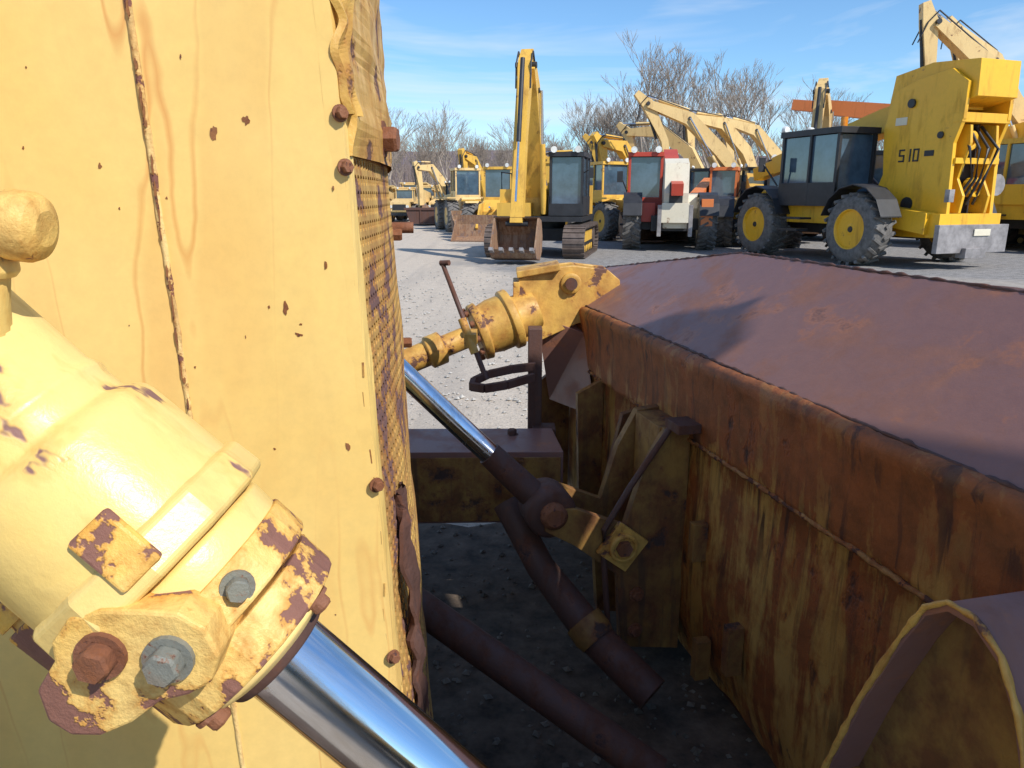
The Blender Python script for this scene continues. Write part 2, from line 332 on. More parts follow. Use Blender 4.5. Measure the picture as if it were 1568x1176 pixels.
def cab(g,c,d,col,frame_=.07):
    x,y,z=d;cx,cy,cz=c
    g.mat(GLASS);g.box((cx,cy,cz+z*.52),(x*.93,y*.93,z*.86))
    g.mat(col)
    for sx in (-1,1):
        for sy in (-1,1): g.box((cx+sx*(x/2-frame_/2),cy+sy*(y/2-frame_/2),cz+z/2),(frame_,frame_,z))
        g.box((cx+sx*(x/2-.01),cy-.05,cz+z*.5),(frame_*.8,frame_*.8,z))
        g.box((cx+sx*(x/2-.012),cy,cz+z*.16),(.05,y,z*.32))
    g.box((cx,cy,cz+z),(x*1.04,y*1.06,.12));g.box((cx,cy+y/2-.02,cz+z*.1),(x,.06,z*.2));g.box((cx,cy-y/2+.02,cz+z*.1),(x,.06,z*.2))
    g.mat(LAMP)
    for sx in (-1,1): g.lathe((cx+sx*x*.35,cy+y*.53,cz+z+.12),(0,1,0),[(0,.07),(.08,.09)],10)
def hyd(g,a,b,r,col):
    a=Vector(a);b=Vector(b);m_=a.lerp(b,.58);g.mat(col);g.cyl(a,m_,r,n=10);g.mat(CHROME);g.cyl(m_,b,r*.5,n=8)
def excavator(loc,yaw,boom,stick,bang=0,swing=0,col=YEL,scale=1,cabcol=BLACK,buck=True,name='excavator',bmat=None,extra=None):
    g=B(name);T=Matrix.Translation(loc)@Matrix.Rotation(yaw,4,'Z')@Matrix.Scale(scale,4)
    for sx in (-1,1):
        cx=sx*1.1;pr=[]
        for k in range(10):
            a=math.pi/2+math.pi*k/9;pr.append((-1.55+.42*math.cos(a),.44+.42*math.sin(a)))
        for k in range(10):
            a=-math.pi/2+math.pi*k/9;pr.append((1.55+.42*math.cos(a),.44+.42*math.sin(a)))
        g.mat(BLACK);g.side([(p[0]*.97,.44+(p[1]-.44)*.86) for p in pr],cx-.16,cx+.16)
        g.mat(TRACK)
        n=len(pr);L=[]
        for i in range(n):
            a=Vector(pr[i]);b_=Vector(pr[(i+1)%n]);k=max(1,int((b_-a).length/.19))
            for j in range(k): L.append((a.lerp(b_,(j+.5)/k),(b_-a).normalized()))
        for p,d_ in L:
            ang=math.atan2(d_.y,d_.x);rot=Matrix.Rotation(ang,3,'X')
            g.box((cx,p.x,p.y),(.6,.165,.05),rot);g.box((cx,p.x+ -.0,p.y),(.6,.03,.11),rot)
        for yk in (-1.55,1.55): g.lathe((cx-.2,yk,.44),(1,0,0),[(0,.3),(.4,.3)],14)
        g.mat(col)
        for k in range(6): g.lathe((cx-.18,-1.1+k*.44,.2),(1,0,0),[(0,.1),(.36,.1)],10)
        g.box((cx,0,.55),(.34,2.4,.3))
    g.mat(BLACK);g.box((0,0,.6),(1.7,1.5,.35));g.lathe((0,0,.75),(0,0,1),[(0,.6),(.25,.6)],20)
    g.M=Matrix.Rotation(swing,4,'Z')
    g.mat(BLACK);g.box((0,-.1,1.06),(2.5,3.0,.14))
    g.mat(col)
    ar=[(-1.25,-1.2)]+[(1.25*math.cos(a),-1.35-.95*math.sin(a)) for a in [math.pi-math.pi*k/10 for k in range(11)]]+[(1.25,-1.2)]
    g.poly([(p[0],p[1],1.15) for p in ar],(0,0,.85))
    g.box((.62,-.25,1.5),(1.2,2.0,.75));g.box((-.35,-.9,1.6),(.75,.9,.95));g.box((.72,.95,1.3),(.95,.6,.4))
    g.mat(BLACK);g.cyl((.7,-.9,1.85),(.7,-.9,2.45),.06);
    for k in range(5): g.box((1.225,-.7+k*.18,1.55),(.02,.1,.45))
    g.tube([(1.2,.6,1.85),(1.2,.6,2.35),(1.2,-.8,2.35),(1.2,-.8,1.85)],.02,5);g.tube([(-1.25,1.2,2.3),(-1.45,1.35,2.4)],.015,5);g.box((-1.47,1.36,2.3),(.14,.03,.28))
    cab(g,(-.78,.45,1.15),(.95,1.65,1.65),cabcol)
    g.mat(col);n=len(boom)
    hh=[.17]+[.27]*(n-2)+[.15];g.beam(boom,hh,-.06,.42)
    e=boom[-1];hh2=[.12,.24]+[.15]*(len(stick)-2);g.beam(stick,hh2,.03,.35)
    g.mat(BLACK);g.cyl((-.1,e[0],e[1]),(.46,e[0],e[1]),.08)
    for p in (boom[0],boom[n//2],boom[-1]): g.cyl((-.09,p[0],p[1]),(.45,p[0],p[1]),.07,n=12)
    mid=boom[n//2]
    for x in (-.14,.5): hyd(g,(x,boom[0][0]+.55,boom[0][1]-.5),(x,mid[0],mid[1]),.08,col)
    s0=stick[0]
    b1=Vector(boom[n//2])+Vector((0,.35));hyd(g,(.18,b1.x,b1.y),(.18,s0[0],s0[1]),.075,col)
    te=stick[-1];hyd(g,(.18,stick[1][0]+ (te[0]-stick[1][0])*.15+.3,stick[1][1]+.1),(.18,te[0]+.22,te[1]+.55),.06,BLACK)
    for x in (.0,.38):
        g.mat(BLACK);pts=[(x,p[0]*1.0,p[1]+.33) for p in boom];g.tube(pts,.025,5)
        g.tube([(x,boom[-1][0],boom[-1][1]+.33),(x,boom[-1][0]+.3,boom[-1][1]),(x,stick[1][0]+.35,stick[1][1]-.6)],.022,5)
    if extra: extra(g)
    if buck:
        g.mat(bmat or BUCK);q=Matrix.Rotation(bang,2)
        pr=[(.15,.1),(-.25,.15),(-.55,-.15),(-.62,-.55),(-.4,-.85),(.1,-.95),(.35,-.8)]
        pr2=[(te[0]+(q@Vector(p)).x,te[1]+(q@Vector(p)).y) for p in pr]
        g.side(pr2,-.4,-.36);g.side(pr2,.74,.78)
        for i in range(len(pr2)-1):
            a,b_=pr2[i],pr2[i+1];g.poly([(-.4,a[0],a[1]),(.78,a[0],a[1]),(.78,b_[0],b_[1]),(-.4,b_[0],b_[1])],(0,.02,.02))
        a=pr2[-1]
        for k in range(5):
            g.mat(GREY);g.box((-.33+k*.26,a[0]+.05,a[1]),(.1,.25,.08),Matrix.Rotation(bang,3,'X'))
        g.mat(BLACK);g.cyl((-.1,te[0],te[1]),(.48,te[0],te[1]),.07)
    return g.obj(mw=T)
def dump_truck(loc,yaw,scale=1,col=CREAM,name='articulated_dump_truck'):
    g=B(name)
    for x in (-1.15,1.15):
        for y in (1.9,-1.6,-3.3): tire(g,(x,y,.85),.85,.6,col,lug=False)
    g.mat(col);g.side([(1.2,1.2),(1.2,2.1),(2.2,2.0),(3.2,1.75),(3.35,1.0),(3.2,.8),(1.2,.9)],-.85,.85)
    g.box((-1.15,1.9,1.85),(.62,1.5,.12));g.box((1.15,1.9,1.85),(.62,1.5,.12))
    g.mat(BLACK);g.box((0,3.36,1.35),(1.2,.06,.5));g.box((0,3.3,.75),(2.3,.25,.25));g.mat(LAMP)
    for x in (-.75,.75): g.lathe((x,3.3,1.4),(0,1,0),[(0,.12),(.1,.14)],12)
    cab(g,(0,.5,1.3),(1.6,1.4,1.6),col)
    g.mat(col);g.side([(-.3,1.5),(-.4,2.7),(.4,3.0),(.4,3.1),(-.5,2.95),(-4.6,2.6),(-5.0,2.2),(-3.6,1.3)],-1.35,1.35)
    g.mat(BLACK);g.box((0,-1.4,1.0),(1,5,.35))
    return g.obj(mw=Matrix.Translation(loc)@Matrix.Rotation(yaw,4,'Z')@Matrix.Scale(scale,4))
def wheel_loader(loc,yaw,scale=1,col=YEL,lift=0,name='wheel_loader'):
    g=B(name)
    for x in (-1.05,1.05):
        for y in (1.5,-1.5): tire(g,(x,y,.78),.78,.58,col)
    g.mat(col);g.side([(-.3,.8),(-.3,1.9),(-2.4,1.8),(-2.9,1.5),(-2.9,.8)],-.7,.7);g.side([(.3,.6),(.3,1.5),(1.3,1.7),(1.9,1.2),(1.9,.6)],-.5,.5)
    for x in (-1.05,1.05): g.box((x,-1.5,1.68),(.6,1.5,.08));g.box((x,1.4,1.68),(.6,1.3,.07))
    g.mat(BLACK);g.box((0,-.5,.8),(1.1,3,.3));g.cyl((.3,-1.5,1.8),(.3,-1.5,2.6),.07);g.box((0,-2.92,1.25),(1.0,.04,.6))
    cab(g,(0,-.1,1.5),(1.3,1.35,1.6),col)
    g.mat(col);te=(3.0,.45+lift)
    for x in (-.5,.4): g.beam([(1.2,1.5),(2.2,1.35+lift*.7),te],[.12,.2,.13],x,x+.1)
    hyd(g,(0,1.2,1.2),(0,2.5,1.4+lift),.08,col)
    y,z=te;pr=[(y,z+.6),(y-.05,z+.2),(y+.05,z-.3),(y+.4,z-.45),(y+1.1,z-.45)]
    g.mat(BUCK)
    for x in (-1.35,1.31): g.side(pr,x,x+.04)
    for i in range(4):
        a,b_=pr[i],pr[i+1];g.poly([(-1.35,a[0],a[1]),(1.35,a[0],a[1]),(1.35,b_[0],b_[1]),(-1.35,b_[0],b_[1])],(0,.02,.03))
    return g.obj(mw=Matrix.Translation(loc)@Matrix.Rotation(yaw,4,'Z')@Matrix.Scale(scale,4))
excavator((1.0,22.6,0),R(180-12),[(.6,1.7),(1.1,3.2),(1.7,4.4),(2.2,4.95)],[(1.9,5.3),(2.2,4.95),(2.8,3.2),(3.3,1.0)],bang=.35,col=YEL)
excavator((11.2,33.5,0),R(90),[(.6,1.7),(2.2,3.6),(3.6,4.9),(5.4,5.5)],[(5.9,5.95),(5.4,5.5),(4.6,4.0),(4.3,2.4)],col=CREAM,buck=False)
excavator((13.0,38,0),R(110),[(.6,1.7),(1.8,3.8),(3.2,5.0),(5.0,5.2)],[(5.6,5.5),(5.0,5.2),(4.8,3.5),(4.8,1.8)],col=CREAM)
excavator((9.0,42,0),R(70),[(.6,1.7),(1.6,3.2),(3.0,4.4),(4.8,4.6)],[(5.3,5.0),(4.8,4.6),(4.3,3.2),(4.2,1.5)],col=YEL)
excavator((12.6,30.5,0),R(150),[(.6,1.7),(1.1,3.4),(1.8,4.7),(2.8,5.3)],[(2.4,5.7),(2.8,5.3),(3.2,3.4),(3.4,1.3)],col=CREAM)
excavator((5.9,40,0),R(80),[(.6,1.7),(1.6,2.8),(2.8,3.6),(4.2,3.5)],[(4.6,3.9),(4.2,3.5),(3.9,2.2),(3.9,1.2)],col=YEL)
excavator((7.4,37,0),R(120),[(.6,1.7),(1.6,2.8),(2.6,3.9),(3.8,4.0)],[(4.2,4.4),(3.8,4.0),(3.5,2.6),(3.6,1.2)],col=YEL)
excavator((15.5,40,0),R(100),[(.6,1.7),(1.8,3.6),(3.2,4.9),(4.8,5.3)],[(5.3,5.6),(4.8,5.3),(4.4,3.6),(4.4,1.8)],col=CREAM)
excavator((9.6,34.5,0),R(60),[(.6,1.7),(1.8,3.6),(3.2,4.6),(4.8,4.6)],[(5.3,5.0),(4.8,4.6),(4.4,3.2),(4.4,1.8)],col=CREAM)
excavator((18.6,25.0,0),R(86),[(.6,1.7),(2.0,4.0),(3.6,5.8),(5.2,7.0)],[(5.6,7.6),(5.4,7.0),(5.2,5.4),(5.0,3.6)],col=CREAM,buck=False,scale=1.0)
excavator((21.6,30.0,0),R(95),[(.6,1.7),(2.0,4.4),(3.6,6.6),(5.2,7.6)],[(5.6,8.0),(5.2,7.6),(4.4,5.4),(4.2,3.6)],col=CREAM,buck=False)
# unseen excavator added as shadow caster; its boom shades the beam and gap
def lug(g):  # boom side plate added to throw a shadow onto the blade top plate
    g.mat(YEL);g.poly([(.42,5.80,3.70),(.60,5.95,3.70),(.66,6.2,3.70),(.60,6.45,3.70),(.42,6.55,3.70)],(0,0,.2))
excavator((3.364,-5.54,0),R(13.6),[(.6,1.7),(2.2,3.2),(4.0,3.85),(6.3,3.8)],[(6.55,4.0),(6.3,3.8),(5.2,3.4),(4.0,3.1)],col=YEL,buck=False,extra=lug)  # added unseen shadow caster, with the added side plate
wheel_loader((-2.3,38,0),R(195),.95,CREAM,0)
wheel_loader((-.5,32,0),R(170),.9,YEL,.0)
wheel_loader((5.4,36,0),R(185),1,YEL,.3)
wheel_loader((3.9,31,0),R(205),.95,YEL,.1)
wheel_loader((9.6,45,0),R(185),1,CREAM,.3)
wheel_loader((-3.4,56,0),R(185),1,YEL,.3);wheel_loader((.6,50,0),R(185),1,YEL,.3);wheel_loader((3.2,44,0),R(170),1,CREAM,.3)
excavator((-3.2,47,0),R(120),[(.6,1.7),(1.4,3.0),(2.2,3.9),(3.2,3.9)],[(3.4,4.3),(3.2,3.9),(3.0,2.6),(3.0,1.2)],col=CREAM,scale=.85)
excavator((-1.0,43,0),R(150),[(.6,1.7),(1.4,3.0),(2.2,3.9),(3.2,4.1)],[(3.4,4.5),(3.2,4.1),(3.0,2.6),(3.0,1.2)],col=YEL,scale=.9)
dump_truck((-9.4,50,0),R(178),.72);dump_truck((-7.0,51,0),R(175),.72);dump_truck((-4.7,54,0),R(170),.7);dump_truck((-6.4,60,0),R(170),.8);dump_truck((-10.5,62,0),R(170),.8);dump_truck((-1.2,58,0),R(170),.9);dump_truck((-8.4,66,0),R(170),.9)
g=B('steel_skip').mat(DKRUST);g.poly([(-1.2,0,.1),(1.2,0,.1),(1.5,0,1.0),(-1.5,0,1.0)],(0,2.2,0));g.box((0,-.03,.95),(3.1,.08,.12));g.box((-.6,-.02,.5),(.08,.06,.8));g.box((.6,-.02,.5),(.08,.06,.8));g.obj(mw=Matrix.Translation((-4.7,44,0)))
def telehandler(loc,yaw,scale,col,hood,rimc,name='telehandler',cabcol=BLACK,tr=1.0,boom=None,mir=False):
    g=B(name)
    for x in (-tr,tr):
        for y in (1.4,-1.45): tire(g,(x,y,.68),.68,.48,rimc)
    g.mat(BLACK);g.box((0,0,.72),(1.0,4.2,.4));g.box((0,1.4,.68),(1.7*tr,.3,.3));g.box((0,-1.45,.68),(1.7*tr,.3,.3))
    for x in (-tr,tr):
        for y in (1.4,-1.45):
            pr=[];
            for k in range(7):
                a=.25+(math.pi-.5)*k/6;pr.append((y+.78*math.cos(a),.72+.78*math.sin(a)))
            for k in range(6):
                a,b_=pr[k],pr[k+1];g.poly([(x-.25,a[0],a[1]),(x+.25,a[0],a[1]),(x+.25,b_[0],b_[1]),(x-.25,b_[0],b_[1])],(0,0,.025))
    g.mat(col);g.box((-.62,-.1,1.0),(.95,1.7,.5))
    g.mat(hood);g.side([(-2.1,.7),(-2.1,1.3),(-1.5,1.5),(1.0,1.45),(1.2,1.1),(1.0,.7)],.35,1.15)
    cab(g,(-.68*tr,.0,1.1),(.95,1.65,1.45),cabcol)
    g.mat(BLACK);g.tube([(-1.15*tr,.75,1.5),(-1.35*tr,.95,1.95)],.02,5);g.box((-1.38*tr,.96,1.95),(.16,.03,.3));g.box((-1.2*tr,.1,.62),(.3,.6,.05));g.box((-1.15*tr,.1,.85),(.3,.6,.04))
    g.mat(col)
    bm_=boom or [(-2.3,2.05),(0,1.75),(2.4,1.45)]
    g.beam(bm_,[.26,.24,.2],-.10,.32)
    a,b_=Vector(bm_[1]),Vector(bm_[2]);d_=(b_-a).normalized();e1=b_-d_*.2;e2=b_+d_*.8
    g.beam([tuple(e1),tuple(e2)],[.16,.15],-.04,.26)
    hyd(g,(.1,-.9,1.2),(.1,1.0,bm_[1][1]-.25),.08,BLACK)
    g.mat(col)
    T=Matrix.Translation(loc)@Matrix.Rotation(yaw,4,'Z')@Matrix.Scale(scale,4)
    if mir: T=T@Matrix.Scale(-1,4,(1,0,0))
    return g,T
g,T=telehandler((9.5,21.2,0),R(20),1.3,JYEL,JYEL,JYEL,tr=1.22,boom=[(-2.45,3.05),(-.6,2.75),(2.6,2.0)])
g.mat(JYEL)
cheek=[(-.9,.85),(-1.25,1.7),(-1.15,2.55),(-1.35,3.2),(-1.8,3.35),(-2.5,3.45),(-2.85,3.2),(-2.85,2.6),(-2.72,2.2),(-2.78,.85),(-2.5,.55),(-1.3,.55)]
for x0,x1 in ((-.56,-.48),(.50,.58)): g.side(cheek,x0,x1)
g.poly([(-.56,-.9,.85),(-.56,-2.6,.62),(-.56,-2.6,1.0),(-.56,.3,1.35),(-.56,.3,1.0)],(-.28,0,0))
g.side([(-1.1,2.8),(-1.2,3.5),(-2.0,3.62),(-2.95,3.55),(-2.98,2.95),(-1.9,2.7)],-.46,.48)
g.mat(BLACK);g.box((0.01,-2.0,1.6),(.92,.9,1.9))
g.mat(JYEL);g.box((.01,-2.68,.78),(1.5,.26,.42));g.box((.01,-2.72,1.9),(1.05,.12,.10));g.box((.01,-2.74,2.62),(1.15,.2,.16))
for xx in (-.30,.32):
    g.side([(-2.5,1.0),(-2.5,2.55),(-2.82,2.5),(-2.86,2.2),(-2.7,1.6),(-2.86,1.3),(-2.82,1.0)],xx-.03,xx+.03)
for xx,zz in ((-.12,2.25),(.16,1.45)): g.lathe((xx,-2.55,zz),(0,-1,0),[(0,.17),(.16,.17),(.16,.10),(0,.10)],20)
g.mat(BLACK);g.lathe((-.562,-1.9,1.15),(-1,0,0),[(0,.13),(.02,.13)],20);g.lathe((-.562,-1.75,2.95),(-1,0,0),[(0,.08),(.04,.08)],16)
g.lathe((-.562,-2.45,2.35),(-1,0,0),[(0,.06),(.03,.06)],14)
for k in range(4): g.tube([(-.25+k*.15,-2.6,2.5),(-.32+k*.19,-2.86-.03*k,2.1),(-.15+k*.1,-2.84,1.6),(-.28+k*.17,-2.62,1.15)],.026,6)
def seg(y0,z0,y1,z1): g.box((-.566,(y0+y1)/2,(z0+z1)/2),(.014,abs(y1-y0)+.03,abs(z1-z0)+.03))
def digit(ch,y):
    w_=.10;h_=.20;z=1.93
    S={'a':(y,z+h_,y-w_,z+h_),'b':(y-w_,z+h_,y-w_,z+h_/2),'c':(y-w_,z+h_/2,y-w_,z),'d':(y,z,y-w_,z),'e':(y,z,y,z+h_/2),'f':(y,z+h_/2,y,z+h_),'g':(y,z+h_/2,y-w_,z+h_/2)}
    for q in {'5':'afgcd','1':'bc','0':'abcdef'}[ch]: seg(*S[q])
digit('5',-1.6);digit('1',-1.74);digit('0',-1.92);g.box((-.566,-2.25,2.05),(.014,.2,.1))
g.mat(GREY);g.box((.02,-2.86,.55),(1.7,.10,.5));g.box((.02,-2.9,.30),(.5,.2,.18));g.mat(WHITE);g.box((-.566,-1.55,2.65),(.014,.26,.14));g.box((.2,-2.925,.66),(.4,.02,.12))
g.mat(AMBER);g.cyl((-.75,-.3,2.66),(-.75,-.3,2.84),.07);g.mat(GREY);g.lathe((1.05,-2.3,1.5),(0,-1,0),[(0,.16),(.12,.2)],14);g.box((-.62,-2.84,1.3),(.12,.1,.22))
g.obj(mw=T,bevel=.02)
g,T=telehandler((8.7,27.0,0),R(165),1.1,JYEL,YEL,JYEL);g.obj(mw=T)
g,T=telehandler((16.6,24.5,0),R(25),1.3,JYEL,JYEL,JYEL,cabcol=JYEL,boom=[(-2.45,3.3),(-.6,3.0),(2.6,2.4)]);g.obj(mw=T)
g,T=telehandler((14.6,28.5,0),R(60),1.25,ORANGE,ORANGE,CREAM,boom=[(-2.2,2.6),(0.4,3.7),(2.6,4.0)]);g.obj(mw=T)
g,T=telehandler((5.35,26.2,0),R(171),1.18,RED,WHITE,WHITE,cabcol=RED,boom=[(-2.3,2.6),(0,2.0),(2.0,1.7)],mir=True)
g.mat(WHITE);g.side([(2.35,.6),(2.45,1.5),(2.2,2.25),(1.6,2.4),(1.0,1.6),(1.2,.7)],-.2,.42)
g.mat(BLACK);g.box((.1,2.44,1.5),(.34,.05,.5));g.mat(WHITE);g.box((.1,2.5,1.0),(.7,.08,.5));g.mat(GREY)
g.box((.5,2.4,.8),(.1,.3,.8));g.box((-.3,2.4,.8),(.1,.3,.8));g.mat(ORANGE);g.box((.95,1.9,1.0),(.3,.3,.7));g.mat(RED);g.box((-.75,1.6,1.0),(.7,.5,.5));g.obj(mw=T,bevel=.02)
g,T=telehandler((7.6,30.0,0),R(160),1.05,ORANGE,ORANGE,WHITE,cabcol=ORANGE);g.obj(mw=T)
# ---------------------------------------------------------------- BULLDOZER
DZ=empty('bulldozer')
F=Vector((.987,.16,0));L=Vector((-.16,.987,0))
HM=frame((-.215,.985,0),F,L,(0,0,1))
def lean(z): return -.045*(z-1.45)
g=B('radiator_guard').mat(PANEL)
def box3(g,x0,x1,y0,y1,z0,z1,n=1):
    vs=[(x,y,z) for z in (z0,z1) for x,y in ((x0,y0),(x1,y0),(x1,y1),(x0,y1))]
    vs=[(x+(lean(z) if x==x1 else 0),y,z) for x,y,z in vs]
    g.add(vs,[(0,3,2,1),(4,5,6,7),(0,1,5,4),(1,2,6,5),(2,3,7,6),(3,0,4,7)])
box3(g,-1.9,0,.004,1.16,.42,2.45)
# hand-beaten side sheet, slightly wavy, hung 4 mm proud of the guard box
nx_,nz_=60,70;vs=[];fs=[]
for i in range(nx_+1):
    for j in range(nz_+1):
        z=.42+2.03*j/nz_;x=-1.9+(1.9+lean(z))*i/nx_
        e=.0035*noise.noise(Vector((x*3.2,z*2.1,1)))+.0012*noise.noise(Vector((x*11,z*8,4)))
        vs.append((x,e-.001 if 0<i<nx_ else 0,z))
for i in range(nx_):
    for j in range(nz_): a=i*(nz_+1)+j;fs.append((a,a+nz_+1,a+nz_+2,a+1))
g.add(vs,fs,True)
g.obj(DZ,mw=HM)
g=B('undercarriage').mat(DKRUST)
g.box((-1.1,.58,.28),(1.9,.9,.26))
for yc in (-.62,1.78):
    pr=[]
    for k in range(9):
        a=math.pi/2+math.pi*k/8;pr.append((-3.4+.40*math.cos(a),.42+.40*math.sin(a)))
    for k in range(9):
        a=-math.pi/2+math.pi*k/8;pr.append((-.75+.40*math.cos(a),.42+.40*math.sin(a)))
    n=len(pr)
    g.mat(BLACK);g.poly([(p[0]*1,yc-.15,.42+(p[1]-.42)*.85) for p in pr],(0,.3,0));g.mat(TRACK)
    for i in range(n):
        a=Vector(pr[i]);b_=Vector(pr[(i+1)%n]);k=max(1,int((b_-a).length/.19))
        for j in range(k):
            p=a.lerp(b_,(j+.5)/k);d_=(b_-a).normalized();rot=Matrix.Rotation(-math.atan2(d_.y,d_.x),3,'Y')
            g.box((p.x,yc,p.y),(.16,.5,.05),rot);g.box((p.x,yc,p.y),(.03,.5,.11),rot)
g.mat(BRACK);g.box((-.4,-.20,.42),(2.6,.16,.26))
g.obj(DZ,mw=HM)
g=B('panel_welds').mat(WELD)
def wx(z): return -.236+.035*(1.9-z)
z=2.45;vs=[];fs=[];k=0
while z>.45:
    x=wx(z)+.0015*noise.noise(Vector((z*14,0,0)));hw=.0055+.0018*noise.noise(Vector((z*60,3,0)));h=.0050+.0012*noise.noise(Vector((z*90,7,0)))
    for q,y in ((-1,.003),(-.55,-h*.8),(0,-h),(.55,-h*.8),(1,.003)): vs.append((x+q*hw,y,z))
    if k:
        for j in range(4): fs.append(((k-1)*5+j,(k-1)*5+j+1,k*5+j+1,k*5+j))
    k+=1;z-=.006
g.add(vs,fs,True)
RSPOT=painted('rust_spot',(.34,.14,.04),(.20,.08,.04),s=80,chip=.6,streak=.5,rough=.7,bump=.3)
g.mat(RSPOT)
def blot(x,z,rx,rz,y=None,t_=.004):
    pts=[];n=13;ph=random.random()*6
    if y is None: y=.0035*noise.noise(Vector((x*3.2,z*2.1,1)))+.0012*noise.noise(Vector((x*11,z*8,4)))-.0018
    for k in range(n):
        a=2*math.pi*k/n;q=1+.9*noise.noise(Vector((math.cos(a)*1.6+x*50,math.sin(a)*1.6+z*40,ph)))
        pts.append((x+rx*q*math.cos(a),y,z+rz*q*math.sin(a)))
    g.poly(pts,(0,t_,0))
for x,z,a,b_ in [(-.155,1.775,.004,.010),(-.115,1.79,.004,.006),(-.29,1.735,.002,.003),(-.085,1.555,.003,.010),(-.07,1.52,.004,.003),(-.03,1.61,.002,.005),(-.015,1.36,.003,.006)]: blot(x,z,a,b_)
for i in range(46):
    z=random.uniform(1.0,2.1);blot(random.uniform(-.8,-.01),z,random.uniform(.0006,.0018),random.uniform(.0008,.0026))
z=2.2
while z>1.2:
    z-=random.uniform(.010,.06);blot(wx(z)+random.uniform(-.0015,.0015),z,random.uniform(.0008,.0022),random.uniform(.003,.018),-.0066,.003)
g.obj(DZ,mw=HM)
g=B('grille_guard').mat(GRILLE)
def bulge(l): return .012+.055*math.sin(math.pi*min(1,max(0,l/1.16)))**.8
cw=.021;nc=int(1.16/cw);z0=.45;z1=1.78;nr=int((z1-z0)/cw)
for i in range(nc):
    for j in range(nr):
        y=i*cw;z=z0+j*cw;oy=cw/2 if j%2 else 0
        cy=y+cw/2+oy;cz=z+cw/2;vs=[];a8=[]
        for k in range(8):
            a=math.pi/4*k+math.pi/8;rr_=cw*.36;a8.append((cy+rr_*math.cos(a),cz+rr_*math.sin(a)))
        h=cw/2
        o8=[(cy+h,cz+h*.41),(cy+h*.41,cz+h),(cy-h*.41,cz+h),(cy-h,cz+h*.41),(cy-h,cz-h*.41),(cy-h*.41,cz-h),(cy+h*.41,cz-h),(cy+h,cz-h*.41)]
        def P(p): return (bulge(p[0])+lean(p[1])+.010*noise.noise(Vector((p[0]*4,p[1]*6,0))),p[0],p[1])
        vs=[P(p) for p in a8]+[P(p) for p in o8]+[P((cy+h,cz+h)),P((cy-h,cz+h)),P((cy-h,cz-h)),P((cy+h,cz-h))]
        fs=[(k,(k+1)%8,8+(k+1)%8,8+k) for k in range(8)]+[(8,16,9),(10,17,11),(12,18,13),(14,19,15)]
        g.add(vs,fs)
o=g.obj(DZ,mw=HM);so=o.modifiers.new('solid','SOLIDIFY');so.thickness=.003
g=B('guard_frame').mat(GRILLE)
def strip(l0,l1,za,zb,off,mat,amp=.006,nz=40,th=.006):
    g.mat(mat);vs=[];fs=[];nl=6
    for k in range(nz+1):
        z=za+(zb-za)*k/nz
        for j in range(nl+1):
            l=l0+(l1-l0)*j/nl;e=amp*noise.noise(Vector((z*22,j*.7,off*90)))
            vs.append((bulge(l)+lean(z)+off+e,l+e*.5,z))
    for k in range(nz):
        for j in range(nl):
            q=k*(nl+1)+j;fs.append((q,q+1,q+nl+2,q+nl+1))
    n0=len(vs);vs+= [(x-th,y,z) for x,y,z in vs];m0=len(fs);fs+=[tuple(i+n0 for i in f[::-1]) for f in fs[:m0]]
    for k in range(nz):
        for j in (0,nl):
            q=k*(nl+1)+j;fs.append((q,q+nl+1,n0+q+nl+1,n0+q))
    g.add(vs,fs)
strip(0,.03,.45,2.45,.004,PANEL,.002,60,.02)
strip(.02,1.16,1.75,2.45,.012,YRUST,.010,60,.03)
strip(1.12,1.16,.45,1.8,.012,YRUST,.006,50,.02)
strip(.10,.16,.45,1.24,.016,DKRUST,.016,60,.006)
strip(.0,.05,1.80,2.4,.016,YRUST,.018,120,.010)
g.mat(BOLT)
for z in (1.80,1.735,1.30,1.02):
    g.bolt((.014+lean(z),-.001,z),(.6,-1,0),.008,.012)
g.bolt((.045,.30,1.79),(1,-.2,0),.022,.03);g.bolt((.05,.6,1.62),(1,0,0),.014,.03);g.bolt((.07,.9,1.33),(1,0,0),.014,.03)
g.cyl((.05,.95,1.62),(.115,.95,1.62),.014)
g.mat(BLACK);g.box((-.03,.58,1.2),(.02,1.1,1.5))
g.obj(DZ,mw=HM)
g=B('far_lift_cylinder').mat(YRUST)
FD=Vector((.566,.037,-.58)).normalized();E0=Vector((.1125,2.32,.682))
tl=(Vector((-.454,2.283,1.262))-E0).length
g.cyl(E0-FD*(tl+.9),E0-FD*(tl+.03),.06,n=24);g.mat(CYL);g.lathe(E0-FD*(tl+.10),FD,[(0,.07),(.02,.078),(.07,.078),(.09,.065)],24)
g.mat(CHROME);g.cyl(E0-FD*(tl+.1),E0-FD*.26,.036,n=32)
g.mat(DKRUST);g.cyl(E0-FD*.27,E0-FD*.07,.042,.048,n=24)
g.lathe(E0+Vector((.02,-.07,0)),(-.235,.972,0),[(0,.05),(0,.078),(.01,.086),(.12,.086),(.13,.078),(.13,.05)],28)
g.mat(BOLT);g.lathe(E0+Vector((.03,-.10,0)),(-.235,.972,0),[(0,.03),(.01,.045),(.2,.045),(.21,.03)],16)
g.obj(DZ)
